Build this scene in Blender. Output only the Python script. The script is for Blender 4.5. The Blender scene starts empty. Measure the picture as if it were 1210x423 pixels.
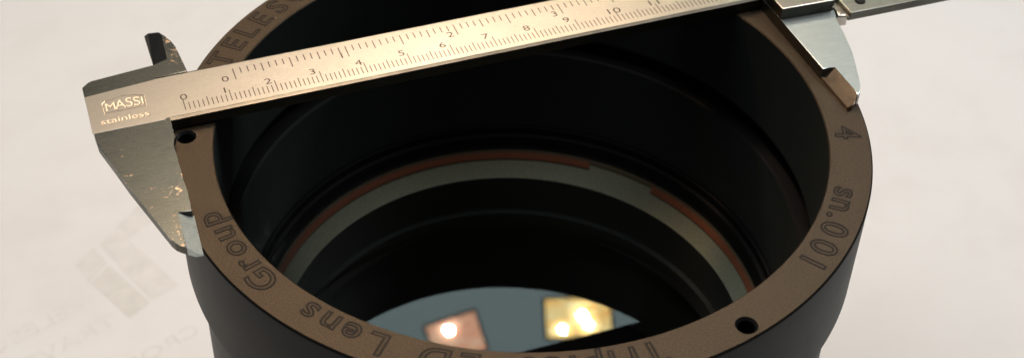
import bpy, bmesh, math, random
from mathutils import Vector, Matrix
random.seed(7)
S = 0.001                      # everything below is written in millimetres
sc = bpy.context.scene
col = sc.collection

# ------------------------------------------------------------ camera
cam_d = bpy.data.cameras.new('camera')
cam = bpy.data.objects.new('camera', cam_d); col.objects.link(cam)
Rm = Matrix(((0.9480711, 0.2095026, -0.2393112), (-0.3180554, 0.6211521, -0.7162478), (-0.0014071, 0.7551680, 0.6555298)))
cam.matrix_world = Matrix.Translation(Vector((-88.213, -221.254, 197.284)) * S) @ Rm.to_4x4()
cam_d.sensor_width = 36
cam_d.lens = 36 * 1716.966 / 1210
cam_d.shift_x = (605 - 538.886) / 1210
cam_d.shift_y = -(211.5 - 181.302) / 1210
cam_d.clip_start = 0.01; cam_d.clip_end = 50
cam_d.dof.use_dof = True
cam_d.dof.focus_distance = 0.300
cam_d.dof.aperture_fstop = 22
sc.camera = cam

# ------------------------------------------------------------ world and lamps
w = bpy.data.worlds.new('World'); sc.world = w; w.use_nodes = True
bg = w.node_tree.nodes['Background']
bg.inputs['Color'].default_value = (0.90, 0.95, 1.0, 1); bg.inputs['Strength'].default_value = 0.06
sc.view_settings.view_transform = 'Standard'; sc.view_settings.look = 'None'
sc.view_settings.exposure = 0; sc.view_settings.gamma = 1
sc.cycles.use_denoising = True
sc.cycles.max_bounces = 8

def dirv(az, el):
    a, e = math.radians(az), math.radians(el)
    return Vector((math.cos(a) * math.cos(e), math.sin(a) * math.cos(e), math.sin(e)))
def area(name, pos, aim, sx, sy, irr, color):
    """area lamp; irr = irradiance it should give at the aim point"""
    l = bpy.data.lights.new(name, 'AREA'); l.shape = 'RECTANGLE'; l.size = sx * S; l.size_y = sy * S
    o = bpy.data.objects.new(name, l); col.objects.link(o)
    pos, aim = Vector(pos), Vector(aim)
    o.location = pos * S
    o.rotation_euler = (aim - pos).to_track_quat('-Z', 'Y').to_euler()
    d = (aim - pos).length * S
    l.energy = irr * d * d * math.pi
    l.color = color
    return o
area('side_key_light', dirv(18, 37) * 900, (0, 0, 0), 90, 90, 0.54, (0.92, 0.98, 1.0))  # key light from the right, set to fit the cast shadows
area('warm_fill_light', (-12, 178, 305), (-50, 0, 0), 50, 50, 1.5, (1.0, 0.68, 0.42))  # added unseen warm lamp that brightens the left of the rim
area('overhead_fill_light', (-150, 190, 1060), (0, 0, -50), 620, 620, 1.24, (0.99, 0.98, 0.97))  # added soft fill from above for paper and housing
area('right_fill_light', (560, 60, 830), (0, 0, -50), 220, 220, 0.62, (0.95, 0.98, 1.0))  # added fill from the right to lift the left bore wall
area('glass_reflection_panel', dirv(70, 55) * 1500, (0, 0, -60), 760, 620, 0.26, (0.80, 0.98, 1.0))  # added teal softbox, there to be mirrored as the grey disc in the glass

# ------------------------------------------------------------ material helpers
def mat(name):
    m = bpy.data.materials.new(name); m.use_nodes = True
    nt = m.node_tree; b = nt.nodes['Principled BSDF']
    return m, nt, b
def node(nt, t, **kw):
    n = nt.nodes.new(t)
    for k, v in kw.items():
        if k in n.inputs.keys(): n.inputs[k].default_value = v
        else: setattr(n, k, v)
    return n
def coords(nt, scale=(1, 1, 1), rot=(0, 0, 0)):
    tc = nt.nodes.new('ShaderNodeTexCoord'); mp = nt.nodes.new('ShaderNodeMapping')
    mp.inputs['Scale'].default_value = scale; mp.inputs['Rotation'].default_value = rot
    nt.links.new(tc.outputs['Object'], mp.inputs['Vector'])
    return mp.outputs['Vector']
def noise(nt, vec, scale, detail=4, rough=0.5):
    n = node(nt, 'ShaderNodeTexNoise', Scale=scale, Detail=detail, Roughness=rough)
    nt.links.new(vec, n.inputs['Vector']); return n.outputs['Fac']
def ramp(nt, fac, stops):
    r = nt.nodes.new('ShaderNodeValToRGB'); e = r.color_ramp.elements
    while len(e) < len(stops): e.new(0.5)
    for i, (p, c) in enumerate(stops):
        e[i].position = p; e[i].color = c if len(c) == 4 else (*c, 1)
    nt.links.new(fac, r.inputs['Fac']); return r.outputs['Color']
def g(v): return (v, v, v)
def bump(nt, b, h, strength, dist):
    n = node(nt, 'ShaderNodeBump', Strength=strength, Distance=dist)
    nt.links.new(h, n.inputs['Height']); nt.links.new(n.outputs['Normal'], b.inputs['Normal'])

def black_anodised(name, base, rlo, rhi, grain=0.25, spec=0.5, tint=None, dust=False):
    m, nt, b = mat(name)
    v = coords(nt, (1000, 1000, 1000))          # texture space in millimetres
    f = noise(nt, v, 2.2, 3, 0.7)
    c = ramp(nt, f, [(0.25, tuple(x * (0.45 if dust else 0.75) for x in base)), (0.75, tuple(x * (1.9 if dust else 1.3) for x in base))])
    nt.links.new(c, b.inputs['Base Color'])
    if dust:
        fd = noise(nt, v, 1.1, 2, 0.5)
        sm = ramp(nt, fd, [(0.755, g(0)), (0.80, g(1))])
        mc = node(nt, 'ShaderNodeMix', data_type='RGBA')
        nt.links.new(sm, mc.inputs[0]); nt.links.new(c, mc.inputs[6]); mc.inputs[7].default_value = (0.30, 0.25, 0.20, 1)
        nt.links.new(mc.outputs[2], b.inputs['Base Color'])
    f2 = noise(nt, v, 0.12, 4, 0.6)
    r = ramp(nt, f2, [(0.3, g(rlo)), (0.7, g(rhi))]); nt.links.new(r, b.inputs['Roughness'])
    b.inputs['Specular IOR Level'].default_value = spec
    if tint: b.inputs['Specular Tint'].default_value = (*tint, 1)
    f3 = noise(nt, v, 6, 2, 0.6)
    if dust:       # bead-blasted grain: the sheen sparkles from grain to grain
        fg = noise(nt, v, 3.2, 2, 0.8)
        rg = ramp(nt, fg, [(0.32, g(spec * 0.45)), (0.68, g(min(1.0, spec * 1.55)))])
        nt.links.new(rg, b.inputs['Specular IOR Level'])
    bump(nt, b, f3, grain, 0.00011 if dust else 0.00004)
    return m
M_rim = black_anodised('black_anodised_warm_sheen_face', (0.009, 0.0060, 0.0040), 0.40, 0.46, 0.9, 0.80, (1.0, 0.75, 0.50), True)  # warm lamp sheen on black anodising put into base colour and specular tint
M_body = black_anodised('black_anodised_body', (0.006, 0.0078, 0.0058), 0.46, 0.50, 0.3, 0.22)
M_bore = black_anodised('black_anodised_bore', (0.022, 0.0265, 0.0255), 0.5, 0.6, 0.25, 0.10)
M_inner = black_anodised('inner_step_painted_sheen', (0.07, 0.072, 0.066), 0.35, 0.5, 0.3, 0.5)  # grey base colour paints a sheen on the lower steps
M_edge = black_anodised('shaded_chamfer_recess', (0.004, 0.004, 0.004), 0.55, 0.65, 0.1, 0.1)  # blacker copy of the anodising: shade of chamfers and recesses put into colour
M_groove = black_anodised('engraving_groove', (0.012, 0.008, 0.005), 0.55, 0.65, 0.2, 0.25)
M_hole = black_anodised('screw_hole_black', (0.006, 0.006, 0.007), 0.3, 0.4, 0.1, 0.3)
M_paint = black_anodised('grey_ground_glass_edge', (0.30, 0.30, 0.225), 0.75, 0.85, 0.2, 0.2)
M_beige = black_anodised('beige_seat', (0.16, 0.12, 0.08), 0.7, 0.8, 0.2, 0.2)
M_orange = black_anodised('orange_spacer_foil', (0.27, 0.088, 0.045), 0.5, 0.6, 0.2, 0.4)

def steel(name, base, rlo, rhi, rot, stretch=(0.05, 2.2, 1), aniso=0.5, dark=0.55, glint_specks=True, bstr=0.35):
    m, nt, b = mat(name)
    v = coords(nt, (1000 * stretch[0], 1000 * stretch[1], 1000 * stretch[2]), (0, 0, rot))
    v0 = coords(nt, (1000, 1000, 1000))
    fb = noise(nt, v, 2.0, 6, 0.75)             # fine grinding marks
    fl = noise(nt, v0, 0.10, 5, 0.65)           # broad staining
    mx = node(nt, 'ShaderNodeMix', data_type='FLOAT', Factor=0.45)
    nt.links.new(fb, mx.inputs[2]); nt.links.new(fl, mx.inputs[3])
    c = ramp(nt, mx.outputs[0], [(0.32, tuple(x * dark for x in base)), (0.52, base), (0.72, tuple(min(1, x * 1.2) for x in base))])
    if glint_specks:  # lamp glints on small dings, painted as warm bright colour
        fs = noise(nt, v0, 1.5, 4, 0.65)
        fe = noise(nt, v0, 0.13, 2, 0.5)
        mu = node(nt, 'ShaderNodeMath', operation='MULTIPLY')
        nt.links.new(fs, mu.inputs[0]); nt.links.new(fe, mu.inputs[1])
        sm = ramp(nt, mu.outputs[0], [(0.402, g(0)), (0.425, g(0.6))])
        mc = node(nt, 'ShaderNodeMix', data_type='RGBA')
        nt.links.new(sm, mc.inputs[0]); nt.links.new(c, mc.inputs[6]); mc.inputs[7].default_value = (0.95, 0.62, 0.40, 1)
        c = mc.outputs[2]
        rr = ramp(nt, mu.outputs[0], [(0.40, g(0)), (0.425, g(0.2))])
        ra = node(nt, 'ShaderNodeMath', operation='ADD')
        r = ramp(nt, mx.outputs[0], [(0.3, g(rhi)), (0.7, g(rlo))])
        nt.links.new(r, ra.inputs[0]); nt.links.new(rr, ra.inputs[1]); nt.links.new(ra.outputs[0], b.inputs['Roughness'])
    else:
        r = ramp(nt, mx.outputs[0], [(0.3, g(rhi)), (0.7, g(rlo))]); nt.links.new(r, b.inputs['Roughness'])
    nt.links.new(c, b.inputs['Base Color'])
    b.inputs['Metallic'].default_value = 1
    bump(nt, b, fb, bstr, 0.00004)
    return m
M_jaw = steel('ground_steel_jaw_shaded', (0.26, 0.262, 0.225), 0.18, 0.34, math.radians(-8), (0.04, 2.6, 1), dark=0.42, bstr=0.14)  # same steel as the moving jaw, its dark reflection put into the base colour
M_jaw2 = steel('ground_steel_jaw_lit', (0.68, 0.74, 0.72), 0.30, 0.44, math.radians(4), glint_specks=False, dark=0.72)  # lit copy of the jaw steel, brightness put into the base colour
M_satin = steel('satin_chrome_scale', (0.60, 0.55, 0.475), 0.31, 0.35, 0, (0.5, 0.9, 1), glint_specks=False, dark=0.86, bstr=0.2)
M_side = steel('shaded_steel_side', (0.13, 0.13, 0.11), 0.3, 0.45, 0, glint_specks=False)  # shade and dark reflections on the steel walls put into the base colour
M_side2 = steel('grey_steel_plate', (0.36, 0.36, 0.31), 0.4, 0.5, 0, glint_specks=False)
M_bevel = steel('polished_bevel', (0.15, 0.14, 0.12), 0.38, 0.46, 0, glint_specks=False, dark=0.6)
M_facet = steel('ground_knife_facet', (0.62, 0.67, 0.64), 0.38, 0.5, math.radians(70), glint_specks=False)
M_reflect = steel('brown_reflection_facet', (0.50, 0.41, 0.31), 0.15, 0.30, math.radians(60), (0.3, 1.4, 1), glint_specks=False, dark=0.5)  # brown tint stands in for the rim mirrored in the facet

def plain(name, c, r=0.5, metal=0.0, spec=0.5):
    m, nt, b = mat(name)
    v = coords(nt, (1000, 1000, 1000)); f = noise(nt, v, 1.3, 4, 0.6)
    cc = ramp(nt, f, [(0.3, tuple(x * 0.88 for x in c)), (0.7, tuple(min(1, x * 1.1) for x in c))])
    nt.links.new(cc, b.inputs['Base Color'])
    b.inputs['Roughness'].default_value = r; b.inputs['Metallic'].default_value = metal
    b.inputs['Specular IOR Level'].default_value = spec
    return m
M_ink = plain('scale_ink', (0.065, 0.04, 0.022), 0.6)
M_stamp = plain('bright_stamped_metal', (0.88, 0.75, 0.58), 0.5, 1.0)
M_stampd = plain('dark_stamp_and_shadow', (0.16, 0.11, 0.075), 0.6, 0.0)  # dark tone for frame strokes and the shadow painted beside stamped letters
M_dark = plain('black_steel_and_dark_facet', (0.010, 0.011, 0.011), 0.5, 0.0, 0.25)
M_knurl = plain('knurled_dark_steel', (0.16, 0.13, 0.11), 0.4, 1.0)

# paper with faint mottling
M_paper, nt, b = mat('white_paper')
v = coords(nt, (1000, 1000, 1000))
f1 = noise(nt, v, 0.010, 5, 0.6); f2 = noise(nt, v, 0.035, 5, 0.6)
mx = node(nt, 'ShaderNodeMix', data_type='FLOAT', Factor=0.5)
nt.links.new(f1, mx.inputs[2]); nt.links.new(f2, mx.inputs[3])
c = ramp(nt, mx.outputs[0], [(0.32, (0.77, 0.75, 0.735)), (0.5, (0.82, 0.81, 0.80)), (0.68, (0.84, 0.835, 0.83))])
nt.links.new(c, b.inputs['Base Color']); b.inputs['Roughness'].default_value = 0.8; b.inputs['Specular IOR Level'].default_value = 0.2
def ink(name, c):
    m, nt, b = mat(name)
    v = coords(nt, (1000, 1000, 1000)); f = noise(nt, v, 0.16, 4, 0.6)
    nt.links.new(ramp(nt, f, [(0.35, tuple(x * 0.95 for x in c)), (0.65, tuple(x * 1.05 for x in c))]), b.inputs['Base Color'])
    b.inputs['Roughness'].default_value = 0.85; b.inputs['Specular IOR Level'].default_value = 0.2
    return m
M_print1 = ink('faint_grey_print', (0.735, 0.72, 0.685))
M_print2 = ink('fainter_grey_print', (0.762, 0.748, 0.72))
M_print3 = ink('faint_text_print', (0.785, 0.772, 0.755))
M_table, nt, b = mat('pale_table_laminate'); 
nt.links.new(ramp(nt, noise(nt, coords(nt, (20, 20, 20)), 3), [(0.3, g(0.55)), (0.7, g(0.65))]), b.inputs['Base Color'])

# coated glass: mostly clear, with a tinted mirror reflection
M_glass, nt, b = mat('coated_glass'); nt.nodes.remove(b)
out = nt.nodes['Material Output']
tr = node(nt, 'ShaderNodeBsdfTransparent', Color=(0.93, 0.95, 0.94, 1))
gl = node(nt, 'ShaderNodeBsdfGlossy', Color=(0.93, 1.0, 0.98, 1), Roughness=0.0)
gl.distribution = 'GGX'
fr = node(nt, 'ShaderNodeFresnel', IOR=1.8)
mu = node(nt, 'ShaderNodeMath', operation='MULTIPLY'); mu.inputs[1].default_value = 1.0
nt.links.new(fr.outputs[0], mu.inputs[0])
ms = nt.nodes.new('ShaderNodeMixShader')
nt.links.new(mu.outputs[0], ms.inputs[0]); nt.links.new(tr.outputs[0], ms.inputs[1]); nt.links.new(gl.outputs[0], ms.inputs[2])
nt.links.new(ms.outputs[0], out.inputs['Surface'])

def emit(name, stops, strength, spots, hot, scale=70):
    """lit reflector: uneven dimpled metal, brighter close to each bulb"""
    m, nt, b = mat(name)
    f = noise(nt, coords(nt, (scale, scale * 5, scale)), 1.0, 4, 0.7)
    c = ramp(nt, f, stops)
    b.inputs['Base Color'].default_value = (0, 0, 0, 1); b.inputs['Specular IOR Level'].default_value = 0
    nt.links.new(c, b.inputs['Emission Color'])
    tc = nt.nodes.new('ShaderNodeTexCoord'); acc = None
    for (x, y, rad) in spots:
        d = node(nt, 'ShaderNodeVectorMath', operation='DISTANCE'); d.inputs[1].default_value = (x * S, y * S, 0.004)
        nt.links.new(tc.outputs['Object'], d.inputs[0])
        mr = node(nt, 'ShaderNodeMapRange', interpolation_type='SMOOTHERSTEP'); 
        mr.inputs['From Min'].default_value = 0.001; mr.inputs['From Max'].default_value = rad * S
        mr.inputs['To Min'].default_value = hot; mr.inputs['To Max'].default_value = 0
        nt.links.new(d.outputs['Value'], mr.inputs['Value'])
        if acc is None: acc = mr.outputs['Result']
        else:
            ad = node(nt, 'ShaderNodeMath', operation='ADD'); nt.links.new(acc, ad.inputs[0]); nt.links.new(mr.outputs['Result'], ad.inputs[1]); acc = ad.outputs[0]
    mu_ = node(nt, 'ShaderNodeMath', operation='MULTIPLY_ADD'); mu_.inputs[1].default_value = 1.0; mu_.inputs[2].default_value = strength
    nt.links.new(acc, mu_.inputs[0]); nt.links.new(mu_.outputs[0], b.inputs['Emission Strength'])
    return m

# ------------------------------------------------------------ object helpers
def put(name, me, m, parent=None):
    o = bpy.data.objects.new(name, me); col.objects.link(o)
    if m is not None:
        for x in (m if isinstance(m, (list, tuple)) else [m]): me.materials.append(x)
    if parent: o.parent = parent
    return o
def thing(name, label, cat, loc=(0, 0, 0)):
    o = bpy.data.objects.new(name, None); col.objects.link(o); o.location = Vector(loc) * S
    o.empty_display_size = 0.01
    o['label'] = label; o['category'] = cat
    return o
def finish(bm, name, m, parent, smooth=None, off=(0, 0, 0)):
    bmesh.ops.recalc_face_normals(bm, faces=bm.faces)
    bmesh.ops.scale(bm, vec=(S, S, S), verts=bm.verts)
    bmesh.ops.translate(bm, vec=Vector(off) * S, verts=bm.verts)
    me = bpy.data.meshes.new(name); bm.to_mesh(me); bm.free()
    if smooth is not None:
        for p in me.polygons: p.use_smooth = True
        me.set_sharp_from_angle(angle=math.radians(smooth))
    return put(name, me, m, parent)
def revolve(name, prof, m, parent, seg=256, smooth=25, a0=0, a1=360, closed=False, matidx=None):
    bm = bmesh.new(); full = abs(a1 - a0) >= 359.9
    n = seg if full else seg + 1
    rows = [[bm.verts.new((r * math.cos(math.radians(a0 + (a1 - a0) * k / seg)), r * math.sin(math.radians(a0 + (a1 - a0) * k / seg)), z)) for k in range(n)] for r, z in prof]
    pairs = list(zip(range(len(prof) - 1), range(1, len(prof))))
    if closed: pairs.append((len(prof) - 1, 0))
    for q, (i, j) in enumerate(pairs):
        for k in range(seg):
            k2 = (k + 1) % n
            fc = bm.faces.new((rows[i][k], rows[i][k2], rows[j][k2], rows[j][k]))
            if matidx: fc.material_index = matidx[q]
    if closed and not full:
        bm.faces.new([r[0] for r in rows]); bm.faces.new([r[-1] for r in rows])
    return finish(bm, name, m, parent, smooth)
def slab(name, pts, z0, z1, m, parent, cham=0.0, smooth=None, side_idx=None):
    bm = bmesh.new()
    top = [bm.verts.new((x, y, z1)) for x, y in pts]; bot = [bm.verts.new((x, y, z0)) for x, y in pts]
    ft = bm.faces.new(top); bm.faces.new(list(reversed(bot)))
    n = len(pts); sides = []
    for i in range(n):
        sides.append(bm.faces.new((top[i], bot[i], bot[(i + 1) % n], top[(i + 1) % n])))
    if side_idx is not None:
        for f_ in sides: f_.material_index = side_idx
    if cham:
        bmesh.ops.bevel(bm, geom=[e for e in ft.edges], offset=cham, segments=2, affect='EDGES', profile=0.5)
    return finish(bm, name, m, parent, smooth)
def arc(cx, cy, r, a0, a1, n):
    return [(cx + r * math.cos(math.radians(a0 + (a1 - a0) * i / n)), cy + r * math.sin(math.radians(a0 + (a1 - a0) * i / n))) for i in range(n + 1)]
dg = bpy.context.evaluated_depsgraph_get()
def text_mesh(s, size, outline=None, ext=0.0, sx=1.0, center=True, bold=0.0):
    cu = bpy.data.curves.new('t', 'FONT'); cu.body = s; cu.size = size
    cu.align_x = 'CENTER' if center else 'LEFT'; cu.resolution_u = 4
    if outline: cu.fill_mode = 'NONE'; cu.bevel_depth = outline; cu.bevel_resolution = 1; cu.offset = bold
    else: cu.extrude = ext; cu.offset = bold
    o = bpy.data.objects.new('t', cu)
    me = bpy.data.meshes.new_from_object(o)
    bpy.data.objects.remove(o); bpy.data.curves.remove(cu)
    return me
CAP = 0.73       # cap height / size of the built-in font (measured below)
_m = text_mesh('H', 1.0); CAP = max(v.co.y for v in _m.vertices); bpy.data.meshes.remove(_m)

# ============================================================ setting
slab('table_top', [(-1500, -1200), (1500, -1200), (1500, 1500), (-1500, 1500)], -170, -141.2, M_table, None)['kind'] = 'structure'

# ============================================================ printed paper
PZ = -140.0
paper = thing('printed_paper', 'large white paper sheet with faint grey show-through print lying under the lens housing', 'paper', (0, 0, PZ - .15))
bm = bmesh.new()
bmesh.ops.create_grid(bm, x_segments=90, y_segments=90, size=1)
for vv in bm.verts:
    x, y = vv.co.x * 620, vv.co.y * 560 + 90
    vv.co = (x, y, 0.35 * math.sin(x / 71 + y / 130) + 0.3 * math.sin(y / 57 - x / 160))
ps = finish(bm, 'sheet', M_paper, paper, 60)
sol = ps.modifiers.new('thickness', 'SOLIDIFY'); sol.thickness = 0.0001; sol.offset = -1
def pz(x, y): return 0.35 * math.sin(x / 71 + y / 130) + 0.3 * math.sin(y / 57 - x / 160) + 0.14
def printed(name, pts, m):
    bm = bmesh.new(); c = Vector((sum(p[0] for p in pts) / len(pts), sum(p[1] for p in pts) / len(pts)))
    bm.faces.new([bm.verts.new((x, y, pz(x, y) + 0.05)) for x, y in pts])
    bmesh.ops.triangulate(bm, faces=bm.faces)
    return finish(bm, name, m, paper)
printed('printed_block', [(-91.3, 141.8), (-76.9, 155.7), (-66, 166), (-62, 154), (-82.0, 141.0), (-69.7, 114.45), (-79.05, 110.9)], M_print2)
printed('printed_block', [(-93.3, 140.8), (-100.1, 134.5), (-96.74, 125.34), (-90.15, 131.95)], M_print2)
printed('printed_block', [(-89.76, 131.0), (-79.7, 110.07), (-87.0, 105.36), (-96.1, 124.8)], M_print1)
def paper_text(s, p0, p1, h, m, name='printed_word', flip=True):
    # show-through print: it reads mirrored from this side
    me = text_mesh(s, h / CAP, center=False)
    d = (Vector(p1) - Vector(p0)).normalized(); L = (Vector(p1) - Vector(p0)).length
    up = Vector((d.y, -d.x)) if flip else Vector((-d.y, d.x))
    wmax = max(v.co.x for v in me.vertices)
    for v_ in me.vertices:
        q = Vector(p0) + d * (v_.co.x * L / wmax) + up * v_.co.y
        v_.co = (q.x * S, q.y * S, (pz(q.x, q.y) + 0.06) * S)
    return put(name, me, m, paper)
paper_text('TELESCOPE', (-97.2, 115.2), (-148, 96), 5.6, M_print3)
paper_text('TRAVEL', (-90.5, 104.5), (-124, 92), 5.6, M_print3)
paper_text('CROP', (-66.5, 92.5), (-90, 83.5), 4.8, M_print2)

# ============================================================ lens housing
RO, RI = 73.45, 64.6
HR = 70.4; HOLES = (165.7, 45.4, -74.5)
house = thing('lens_housing', 'round black anodised telescope lens housing with brown sheen engraved rim standing on the paper', 'lens housing', (0, 0, -140))
house_z = 140
def H(o):      # children are modelled in world millimetres; the thing sits at its base
    o.location = (0, 0, house_z * S); return o
# rim face: annulus with three real holes, filled as one 2D curve
def circ_spline(cu, r, cx=0, cy=0, n=360):
    sp = cu.splines.new('POLY'); sp.points.add(n - 1)
    for i in range(n):
        a = 2 * math.pi * i / n
        sp.points[i].co = ((cx + r * math.cos(a)) * S, (cy + r * math.sin(a)) * S, 0, 1)
    sp.use_cyclic_u = True
cu = bpy.data.curves.new('c', 'CURVE'); cu.dimensions = '2D'; cu.fill_mode = 'FRONT'
circ_spline(cu, RO - 0.35); circ_spline(cu, RI + 0.25)
for a in HOLES: circ_spline(cu, 2.15, HR * math.cos(math.radians(a)), HR * math.sin(math.radians(a)), 48)
o = bpy.data.objects.new('c', cu); me = bpy.data.meshes.new_from_object(o)
bpy.data.objects.remove(o); bpy.data.curves.remove(cu)
H(put('rim_face', me, M_rim, house))
H(revolve('inner_rim_edge', [(RI + 0.25, 0.0), (RI, -0.25)], M_rim, house, 360))
H(revolve('outer_flange', [(RO - 0.35, 0.0), (RO - 0.05, -0.28), (RO, -0.55), (RO, -24.6), (RO - 0.5, -25.1), (70.9, -25.1), (70.9, -26.6), (69.0, -26.8), (69.0, -29.2), (70.6, -29.5)], [M_edge, M_body], house, 360, 20, matidx=[0, 0, 1, 1, 1, 0, 0, 0, 0]))
H(revolve('lower_barrel', [(70.6, -29.5), (71.1, -30.0), (71.1, -90), (69.5, -91), (69.5, -140), (62.0, -140), (62, -118)], M_body, house, 256, 25))
H(revolve('bore_wall', [(RI, -0.25), (RI, -24.2), (RI - 0.15, -24.5), (RI + 2.0, -24.6), (RI + 2.0, -28.9), (63.1, -28.95), (62.45, -29.4), (62.45, -53.0)], [M_bore, M_edge], house, 360, 20, matidx=[0, 1, 1, 1, 1, 1, 0]))
H(revolve('retaining_ring', [(62.45, -53.0), (62.3, -53.4), (61.6, -53.5), (61.6, -55.6), (60.6, -55.8), (60.3, -58.9), (59.85, -59.45), (60.6, -61), (60.6, -67), (56.0, -67.2), (55.9, -66.45), (55.8, -78), (54.5, -78.3), (54.5, -84), (56.5, -84.4), (56.5, -112), (0.01, -112)], [M_bore, M_edge, M_inner], house, 360, 20, matidx=[1, 1, 1, 1, 1, 1, 1, 1, 1, 1, 2, 0, 2, 2, 2, 1]))
H(revolve('lens_edge', [(59.6, -60.7), (59.3, -61.3), (56.3, -66.1), (55.9, -66.4)], M_paint, house, 300, 25))
H(revolve('lens_seat', [(59.75, -59.6), (59.3, -60.75)], M_beige, house, 300, 25))
for a0, a1 in ((49.4, 149), (-78, 31.6), (167, 264)):
    H(revolve('foil_spacer', [(59.45, -60.35), (58.55, -61.85), (58.9, -62.2), (59.75, -60.9)], M_orange, house, 80, 25, a0, a1, closed=True))
# front element: gently convex coated surface
GZ = -59.25
prof = [(0.0001, GZ)]
RC = 20000.0
for i in range(1, 25):
    r = 59.9 * i / 24; prof.append((r, GZ - r * r / (2 * RC)))
lg = H(revolve('lens_glass', prof, M_glass, house, 192, 60))
if lg.data.polygons[100].normal.z < 0: lg.data.flip_normals()
for a in HOLES:
    hx, hy = HR * math.cos(math.radians(a)), HR * math.sin(math.radians(a))
    bm = bmesh.new(); n = 48; rows = []
    for r, z in ((2.15, 0.0), (1.65, -0.55), (1.65, -7.0)):
        rows.append([bm.verts.new((hx + r * math.cos(2 * math.pi * k / n), hy + r * math.sin(2 * math.pi * k / n), z)) for k in range(n)])
    for i in range(2):
        for k in range(n):
            fc = bm.faces.new((rows[i][k], rows[i][(k + 1) % n], rows[i + 1][(k + 1) % n], rows[i + 1][k])); fc.smooth = True
    bm.faces.new(rows[2])
    H(finish(bm, 'screw_hole', M_hole, house, 40))

# engraved letters round the rim, tops outward
LET = [('T', 143.3), ('E', 138.2), ('L', 133.7), ('E', 129.2), ('S', 124.4), ('C', 119.2), ('O', 113.8), ('P', 108.6), ('E', 104.0),
       ('4', -21.9), ('s', -37.9), ('n', -41.2), ('.', -44.2), ('0', -47.4), ('0', -52.2), ('1', -56.3),
       ('T', -90.0), ('r', -93.8), ('i', -96.3), ('p', -99.3), ('l', -102.3), ('e', -105.3), ('t', -108.6), ('E', -118.0), ('D', -123.3),
       ('L', -132.6), ('e', -137.2), ('n', -141.2), ('s', -145.2), ('G', -155.6), ('r', -160.1), ('o', -164.2), ('u', -168.3), ('p', -172.5)]
RB, CAPH = 66.0, 5.0
for ch, a in LET:
    size = CAPH / CAP
    me = text_mesh(ch, size, outline=0.205, bold=0.004 * size)
    xs = [v.co.x for v in me.vertices]; cx = (min(xs) + max(xs)) / 2
    rb = RB + (1.0 if ch in 'TELESCOPE' and a > 0 else 0.4 if ch in 'sn.014' and -60 < a < 0 else 0.75 if ch == 'p' else 0)
    t = math.radians(a)
    er = Vector((math.cos(t), math.sin(t))); et = Vector((math.sin(t), -math.cos(t)))   # reading direction is clockwise
    for v_ in me.vertices:
        x = (v_.co.x - cx) * 1.12; y = v_.co.y; z = v_.co.z * 0.22
        q = er * (rb + y) + et * x
        # bend with the rim
        v_.co = (q.x * S, q.y * S, (z + 0.012) * S)
    H(put('engraved_letter', me, M_groove, house))

# ============================================================ caliper
cal = thing('vernier_caliper', 'steel vernier caliper with warm satin scale lying across the top of the lens housing', 'caliper', (0, 0, 0.02))
Z1 = 3.0
# fixed jaw
fj = [(-70.6, 20.3), (-71.56, 35.75), (-64.15, 35.75), (-64.55, 39.8), (-65.06, 45.5), (-65.7, 48.0), (-66.6, 50.3), (-67.35, 51.5),
      (-67.45, 41.3), (-70.35, 40.6), (-70.55, 40.1), (-84.4, 38.95), (-85.3, 38.6), (-86.75, 37.2), (-86.45, 21), (-86.2, 17.0),
      (-84.15, 9.6), (-82.2, 2.2), (-79.5, -6.7), (-76.95, -15.2), (-76.3, -16.6), (-75.5, -17.5), (-74.4, -18.4), (-74.4, -7.9), (-71.56, -8.6)]
# slightly nicked measuring edge
edge = [(-71.3 + (0.6 if y > 14 else 0) + random.uniform(-0.16, 0.10), y) for y in [(-8.6 + 28.5 * k / 22) for k in range(1, 22)]]
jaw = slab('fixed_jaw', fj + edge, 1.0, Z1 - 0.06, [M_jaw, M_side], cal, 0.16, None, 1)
def wedge(name, quad, ztop, m, parent, z0=0.0):
    bm = bmesh.new()
    top = [bm.verts.new((x, y, z)) for (x, y), z in zip(quad, ztop)]
    bot = [bm.verts.new((x, y, z0)) for (x, y) in quad]
    n = len(quad); bm.faces.new(top); bm.faces.new(bot[::-1])
    for i in range(n): bm.faces.new((top[i], bot[i], bot[(i + 1) % n], top[(i + 1) % n]))
    return finish(bm, name, m, parent)
wedge('jaw_tip_facet', [(-74.38, -8.0), (-74.38, -18.4), (-73.0, -19.5), (-71.6, -19.6), (-71.25, -8.2)], [2.92, 2.92, 2.12, 1.31, 1.11], M_facet, cal, 1.0)
wedge('jaw_tip_facet', [(-67.47, 41.35), (-67.37, 51.55), (-67.7, 53.5), (-69.9, 54.3), (-70.85, 53.5), (-70.72, 42.3)], [2.92, 2.92, 1.9, 1.5, 1.5, 1.5], M_dark, cal, 1.0)  # black colour stands in for the dark reflection on this facet
# beam with chamfered long edges
yb, yt, xb0, xb1 = 20.24, 35.9, -71.50, 132.0
bm = bmesh.new()
sec = [(yb, 0.35), (yb, 2.80), (yb + 0.95, 2.96), (yt - 0.85, 2.96), (yt, 2.6), (yt, 0.35), (yt - 0.4, 0), (yb + 0.4, 0)]
A = [bm.verts.new((xb0, y, z)) for y, z in sec]; B = [bm.verts.new((xb1, y, z)) for y, z in sec]
for i in range(len(sec)):
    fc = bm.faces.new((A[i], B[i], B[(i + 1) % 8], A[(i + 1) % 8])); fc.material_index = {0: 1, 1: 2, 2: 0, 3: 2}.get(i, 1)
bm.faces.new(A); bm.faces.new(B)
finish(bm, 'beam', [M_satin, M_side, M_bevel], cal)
# satin strip that carries the scales and runs over the fixed jaw
slab('scale_face', [(-86.7, 20.9), (-71.56, 20.75), (-71.5, 21.15), (131.9, 21.15), (131.9, 35.1), (-71.5, 35.1), (-71.56, 34.9), (-86.7, 33.6)], 2.90, 3.02, M_satin, cal, 0.04)
ZS = 3.024
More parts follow.
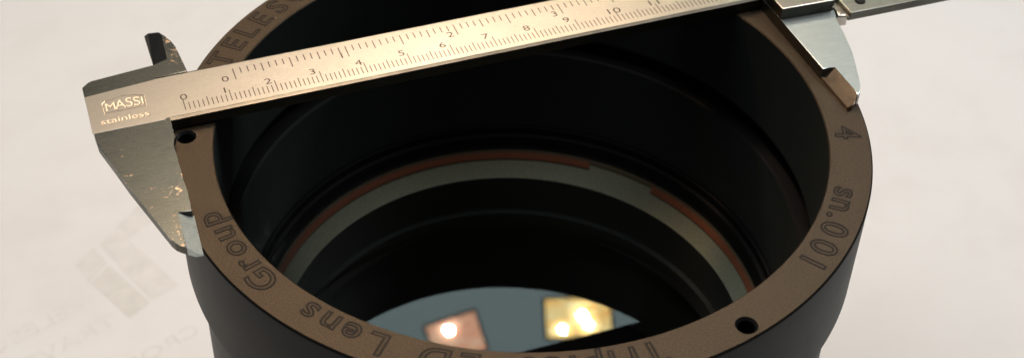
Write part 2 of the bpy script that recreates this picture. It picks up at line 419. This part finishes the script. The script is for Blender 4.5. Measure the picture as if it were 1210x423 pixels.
# graduations
bm = bmesh.new()
def tick(x, y0, y1, wd):
    w2 = wd / 2
    bm.faces.new([bm.verts.new(c_) for c_ in ((x - w2, y0, ZS), (x + w2, y0, ZS), (x + w2, y1, ZS), (x - w2, y1, ZS))])
X0 = -66.93
for k in range(0, 151):
    L = 3.85 if k % 10 == 0 else 3.1 if k % 5 == 0 else 2.45
    tick(X0 + k, 22.48, 22.48 + L, 0.20)
for k in range(0, 97):
    L = 4.0 if k % 16 == 0 else 3.6 if k % 8 == 0 else 2.9 if k % 4 == 0 else 2.1
    tick(X0 + 12.247 + k * 25.4 / 16, 33.37 - L, 33.37, 0.23)
finish(bm, 'graduation_marks', M_ink, cal)
def flat_text(s, x, y, h, m, name, wx=1.0, outline=None, parent=cal, z=ZS, skew=0.0, zsc=1.0):
    me = text_mesh(s, h / CAP, outline=outline)
    xs = [v.co.x for v in me.vertices]; ys = [v.co.y for v in me.vertices]; cx = (min(xs) + max(xs)) / 2; cy = (min(ys) + max(ys)) / 2
    for v_ in me.vertices:
        xx = (v_.co.x - cx) * wx; yy = v_.co.y - cy
        v_.co = ((x + xx + skew * yy) * S, (y + yy) * S, (z + v_.co.z * zsc) * S)
    return put(name, me, m, parent)
nums = [(0, -66.6, 27.0), (1, -57.8, 26.4), (2, -48.3, 26.5), (3, -38.4, 26.7), (4, -28.0, 26.6), (5, -18.05, 26.9), (6, -8.5, 26.85), (7, 1.7, 26.8), (8, 11.5, 26.8), (9, 21.2, 26.85), (10, 33.0, 26.7), (11, 43.0, 26.8), (12, 53.0, 26.8), (13, 63.0, 26.8)]
for n_, x, y in nums: flat_text(str(n_), x, y, 1.9, M_ink, 'scale_number', 1.25 if n_ < 10 else 1.45)
for n_, x, y in [(0, -56.9, 30.25), (1, -30.8, 30.3), (2, -5.6, 30.0), (3, 19.5, 29.9), (4, 44.8, 29.9), (5, 70, 29.9)]: flat_text(str(n_), x, y, 1.9, M_ink, 'scale_number', 1.25)
# stamped maker's mark: arched frame with the word inside, second word below
def stroke(pts, wd, m, name, z=ZS, h=0.05):
    bm = bmesh.new()
    for (x0, y0), (x1, y1) in zip(pts, pts[1:]):
        d = Vector((x1 - x0, y1 - y0)).normalized(); nrm = Vector((-d.y, d.x)) * wd / 2
        q = [Vector((x0, y0)) - d * wd / 2, Vector((x1, y1)) + d * wd / 2]
        a_, b_, c_, d_ = q[0] + nrm, q[0] - nrm, q[1] - nrm, q[1] + nrm
        t_ = [bm.verts.new((p.x, p.y, z)) for p in (a_, b_, c_, d_)]
        m0 = bm.verts.new((q[0].x, q[0].y, z + h)); m1 = bm.verts.new((q[1].x, q[1].y, z + h))
        bm.faces.new((t_[1], t_[2], m1, m0)); bm.faces.new((t_[3], t_[0], m0, m1)); bm.faces.new((t_[0], t_[1], m0)); bm.faces.new((t_[2], t_[3], m1))
    return finish(bm, name, m, cal)
stroke([(-83.5, 26.35), (-83.55, 30.1), (-82.9, 30.8)], 0.26, M_stamp, 'stamped_frame')
stroke([(-82.9, 30.8), (-81.4, 31.0), (-79.0, 31.65), (-76.6, 31.0), (-74.6, 30.3)], 0.13, M_stampd, 'stamped_frame', z=ZS + 0.002)
stroke([(-74.55, 30.2), (-74.6, 26.6)], 0.24, M_stamp, 'stamped_frame', z=ZS + 0.004)
stroke([(-83.2, 26.75), (-74.9, 26.6)], 0.12, M_stampd, 'stamped_frame', z=ZS + 0.006)
hs = [2.6, 2.9, 3.0, 2.9, 2.6]
for i, ch in enumerate('MASSI'):
    x = -81.9 + [0, 2.1, 4.0, 5.6, 6.75][i]; y = 28.75 + [-.1, .1, .2, .05, -.1][i]
    flat_text(ch, x + 0.13, y - 0.13, hs[i], M_stampd, 'stamped_letter_shadow', 0.82, z=ZS + 0.004)  # dark offset copy paints a shadow beside each letter
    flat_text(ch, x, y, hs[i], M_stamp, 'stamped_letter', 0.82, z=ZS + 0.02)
flat_text('stainless', -79.42, 23.9, 1.75, M_stampd, 'stamped_word_shadow', 1.25, z=ZS + 0.004)  # dark offset copy painted as the word's shadow
flat_text('stainless', -79.5, 24.0, 1.7, M_stamp, 'stamped_word', 1.25, z=ZS + 0.02)

# slider with moving jaw
sl = bpy.data.objects.new('slider', None); col.objects.link(sl); sl.parent = cal
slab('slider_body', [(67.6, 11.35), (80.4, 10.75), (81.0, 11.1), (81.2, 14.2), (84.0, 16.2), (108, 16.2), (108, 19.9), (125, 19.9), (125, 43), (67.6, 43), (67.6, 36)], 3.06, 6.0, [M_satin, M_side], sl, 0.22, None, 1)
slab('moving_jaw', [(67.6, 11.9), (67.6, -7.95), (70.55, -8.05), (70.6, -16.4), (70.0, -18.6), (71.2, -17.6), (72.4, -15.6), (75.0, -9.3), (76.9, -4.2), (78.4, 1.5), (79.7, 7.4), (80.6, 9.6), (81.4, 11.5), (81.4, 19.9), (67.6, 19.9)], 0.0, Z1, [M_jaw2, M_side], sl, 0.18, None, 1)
wedge('jaw_tip_facet', [(67.62, -8.0), (70.5, -8.08), (70.6, -16.3), (70.3, -18.2), (68.6, -19.5), (67.64, -19.2)], [0.75, 2.90, 2.92, 2.70, 1.48, 0.75], M_reflect, sl)
fil = [(81.5, 19.9), (81.5, 8.9)] + [(x, y) for x, y in ((79.95, 7.95), (81.5, 7.85), (82.6, 7.9))] + [(82.6, 19.9)]
slab('corner_piece', [(81.45, 19.9), (81.45, 9.4), (80.3, 8.1), (81.5, 7.7), (82.6, 7.55), (82.6, 19.9)], 0.6, 3.4, M_satin, sl, 0.5)
slab('clamp_plate', [(82.85, 6.75), (104, 6.35), (112, 6.2), (112, 16.0), (82.85, 16.0)], 3.2, 4.5, [M_side2, M_side], sl, 0.25, None, 1)
slab('lower_plate', [(82.75, 7.3), (104.5, 6.95), (112, 6.9), (112, 16.0), (82.75, 16.0)], 2.0, 3.0, [M_side2, M_side], sl, 0.15, None, 1)
bm = bmesh.new(); bmesh.ops.create_cone(bm, cap_ends=True, segments=40, radius1=1.25, radius2=1.15, depth=0.5)
finish(bm, 'clamp_screw', M_dark, sl, 30, (87.1, 10.2, 4.6))
bm = bmesh.new(); n = 120; rows = []
for z in (0.0, 3.4):
    rows.append([bm.verts.new(((6.9 + (0.22 if k % 2 else 0)) * math.cos(2 * math.pi * k / n), (6.9 + (0.22 if k % 2 else 0)) * math.sin(2 * math.pi * k / n), z)) for k in range(n)])
for k in range(n): bm.faces.new((rows[0][k], rows[0][(k + 1) % n], rows[1][(k + 1) % n], rows[1][k]))
bm.faces.new(rows[0]); bm.faces.new(rows[1])
finish(bm, 'thumb_wheel', M_knurl, sl, None, (107.8, 12.3, 2.0 + 2.6))

# ============================================================ lamps seen mirrored in the glass
def lamp(pos, aim, wdt, hgt, roll, stops, est, pcol, irr, label, bulbs):
    t = thing('floodlight', label, 'lamp', pos)
    pos, aim = Vector(pos), Vector(aim)
    q = (aim - pos).to_track_quat('-Z', 'Y').to_matrix().to_4x4() @ Matrix.Rotation(math.radians(roll), 4, 'Z')
    t.matrix_world = Matrix.Translation(pos * S) @ q
    w2, h2 = wdt / 2, hgt / 2
    m = emit('lit_reflector', stops, est, [(b_[0], b_[1], b_[2] * 4.6) for b_ in bulbs], est * 2)
    bm = bmesh.new()      # dished reflector: bright, rough trough facing -Z
    nx, ny = 24, 12; vs = {}
    for i in range(nx + 1):
        for j in range(ny + 1):
            x = -w2 + wdt * i / nx; y = -h2 + hgt * j / ny
            vs[i, j] = bm.verts.new((x, y, 9 * (1 - (y / h2) ** 2) * (1 - (x / w2) ** 4) + 0.25 * math.sin(i * 1.7)))
    for i in range(nx):
        for j in range(ny): bm.faces.new((vs[i, j], vs[i, j + 1], vs[i + 1, j + 1], vs[i + 1, j]))
    finish(bm, 'reflector', m, t, 60)
    bm = bmesh.new()      # housing behind the reflector
    bmesh.ops.create_cube(bm, size=1)
    for v_ in bm.verts: v_.co = (v_.co.x * (wdt + 4), v_.co.y * (hgt + 4), v_.co.z * 22 + 22)
    finish(bm, 'lamp_housing', M_dark, t)
    for bx, by, br, share in bulbs:
        l = bpy.data.lights.new('bulb', 'POINT'); l.shadow_soft_size = br * S
        l.color = pcol; d = (aim - pos).length * S
        l.energy = irr * share * 4 * math.pi * math.pi * d * d
        ob = bpy.data.objects.new('bulb', l); col.objects.link(ob); ob.parent = t; ob.location = (bx * S, by * S, -4 * S)
    return t
D = 700
p1 = Vector((14.4, -6.8, -58.5)) + Vector((0.2935, 0.6138, 0.7329)).normalized() * D
p2 = Vector((-14.9, -4.0, -58.5)) + Vector((0.209, 0.633, 0.745)).normalized() * D
lamp(p1, (15, -5, -60), 47, 28, 8, [(0.32, (1.0, 0.42, 0.09)), (0.5, (1.0, 0.66, 0.24)), (0.68, (1.0, 0.84, 0.46))], 8, (1.0, 0.80, 0.58), 0.045,
     'halogen floodlight with yellow reflector, right one of the pair mirrored in the lens glass', [(-7, 6, 2.6, 0.3), (-3, -1, 3.4, 0.4), (12, 8.5, 2.6, 0.3)])
lamp(p2, (-14, -2, -60), 37, 29, 18, [(0.35, (0.9, 0.38, 0.25)), (0.5, (1.0, 0.5, 0.32)), (0.65, (1.0, 0.68, 0.48))], 6, (1.0, 0.80, 0.62), 0.068,
     'floodlight with peach coloured reflector, left one of the pair mirrored in the lens glass', [(3, -7, 3.0, 1.0)])
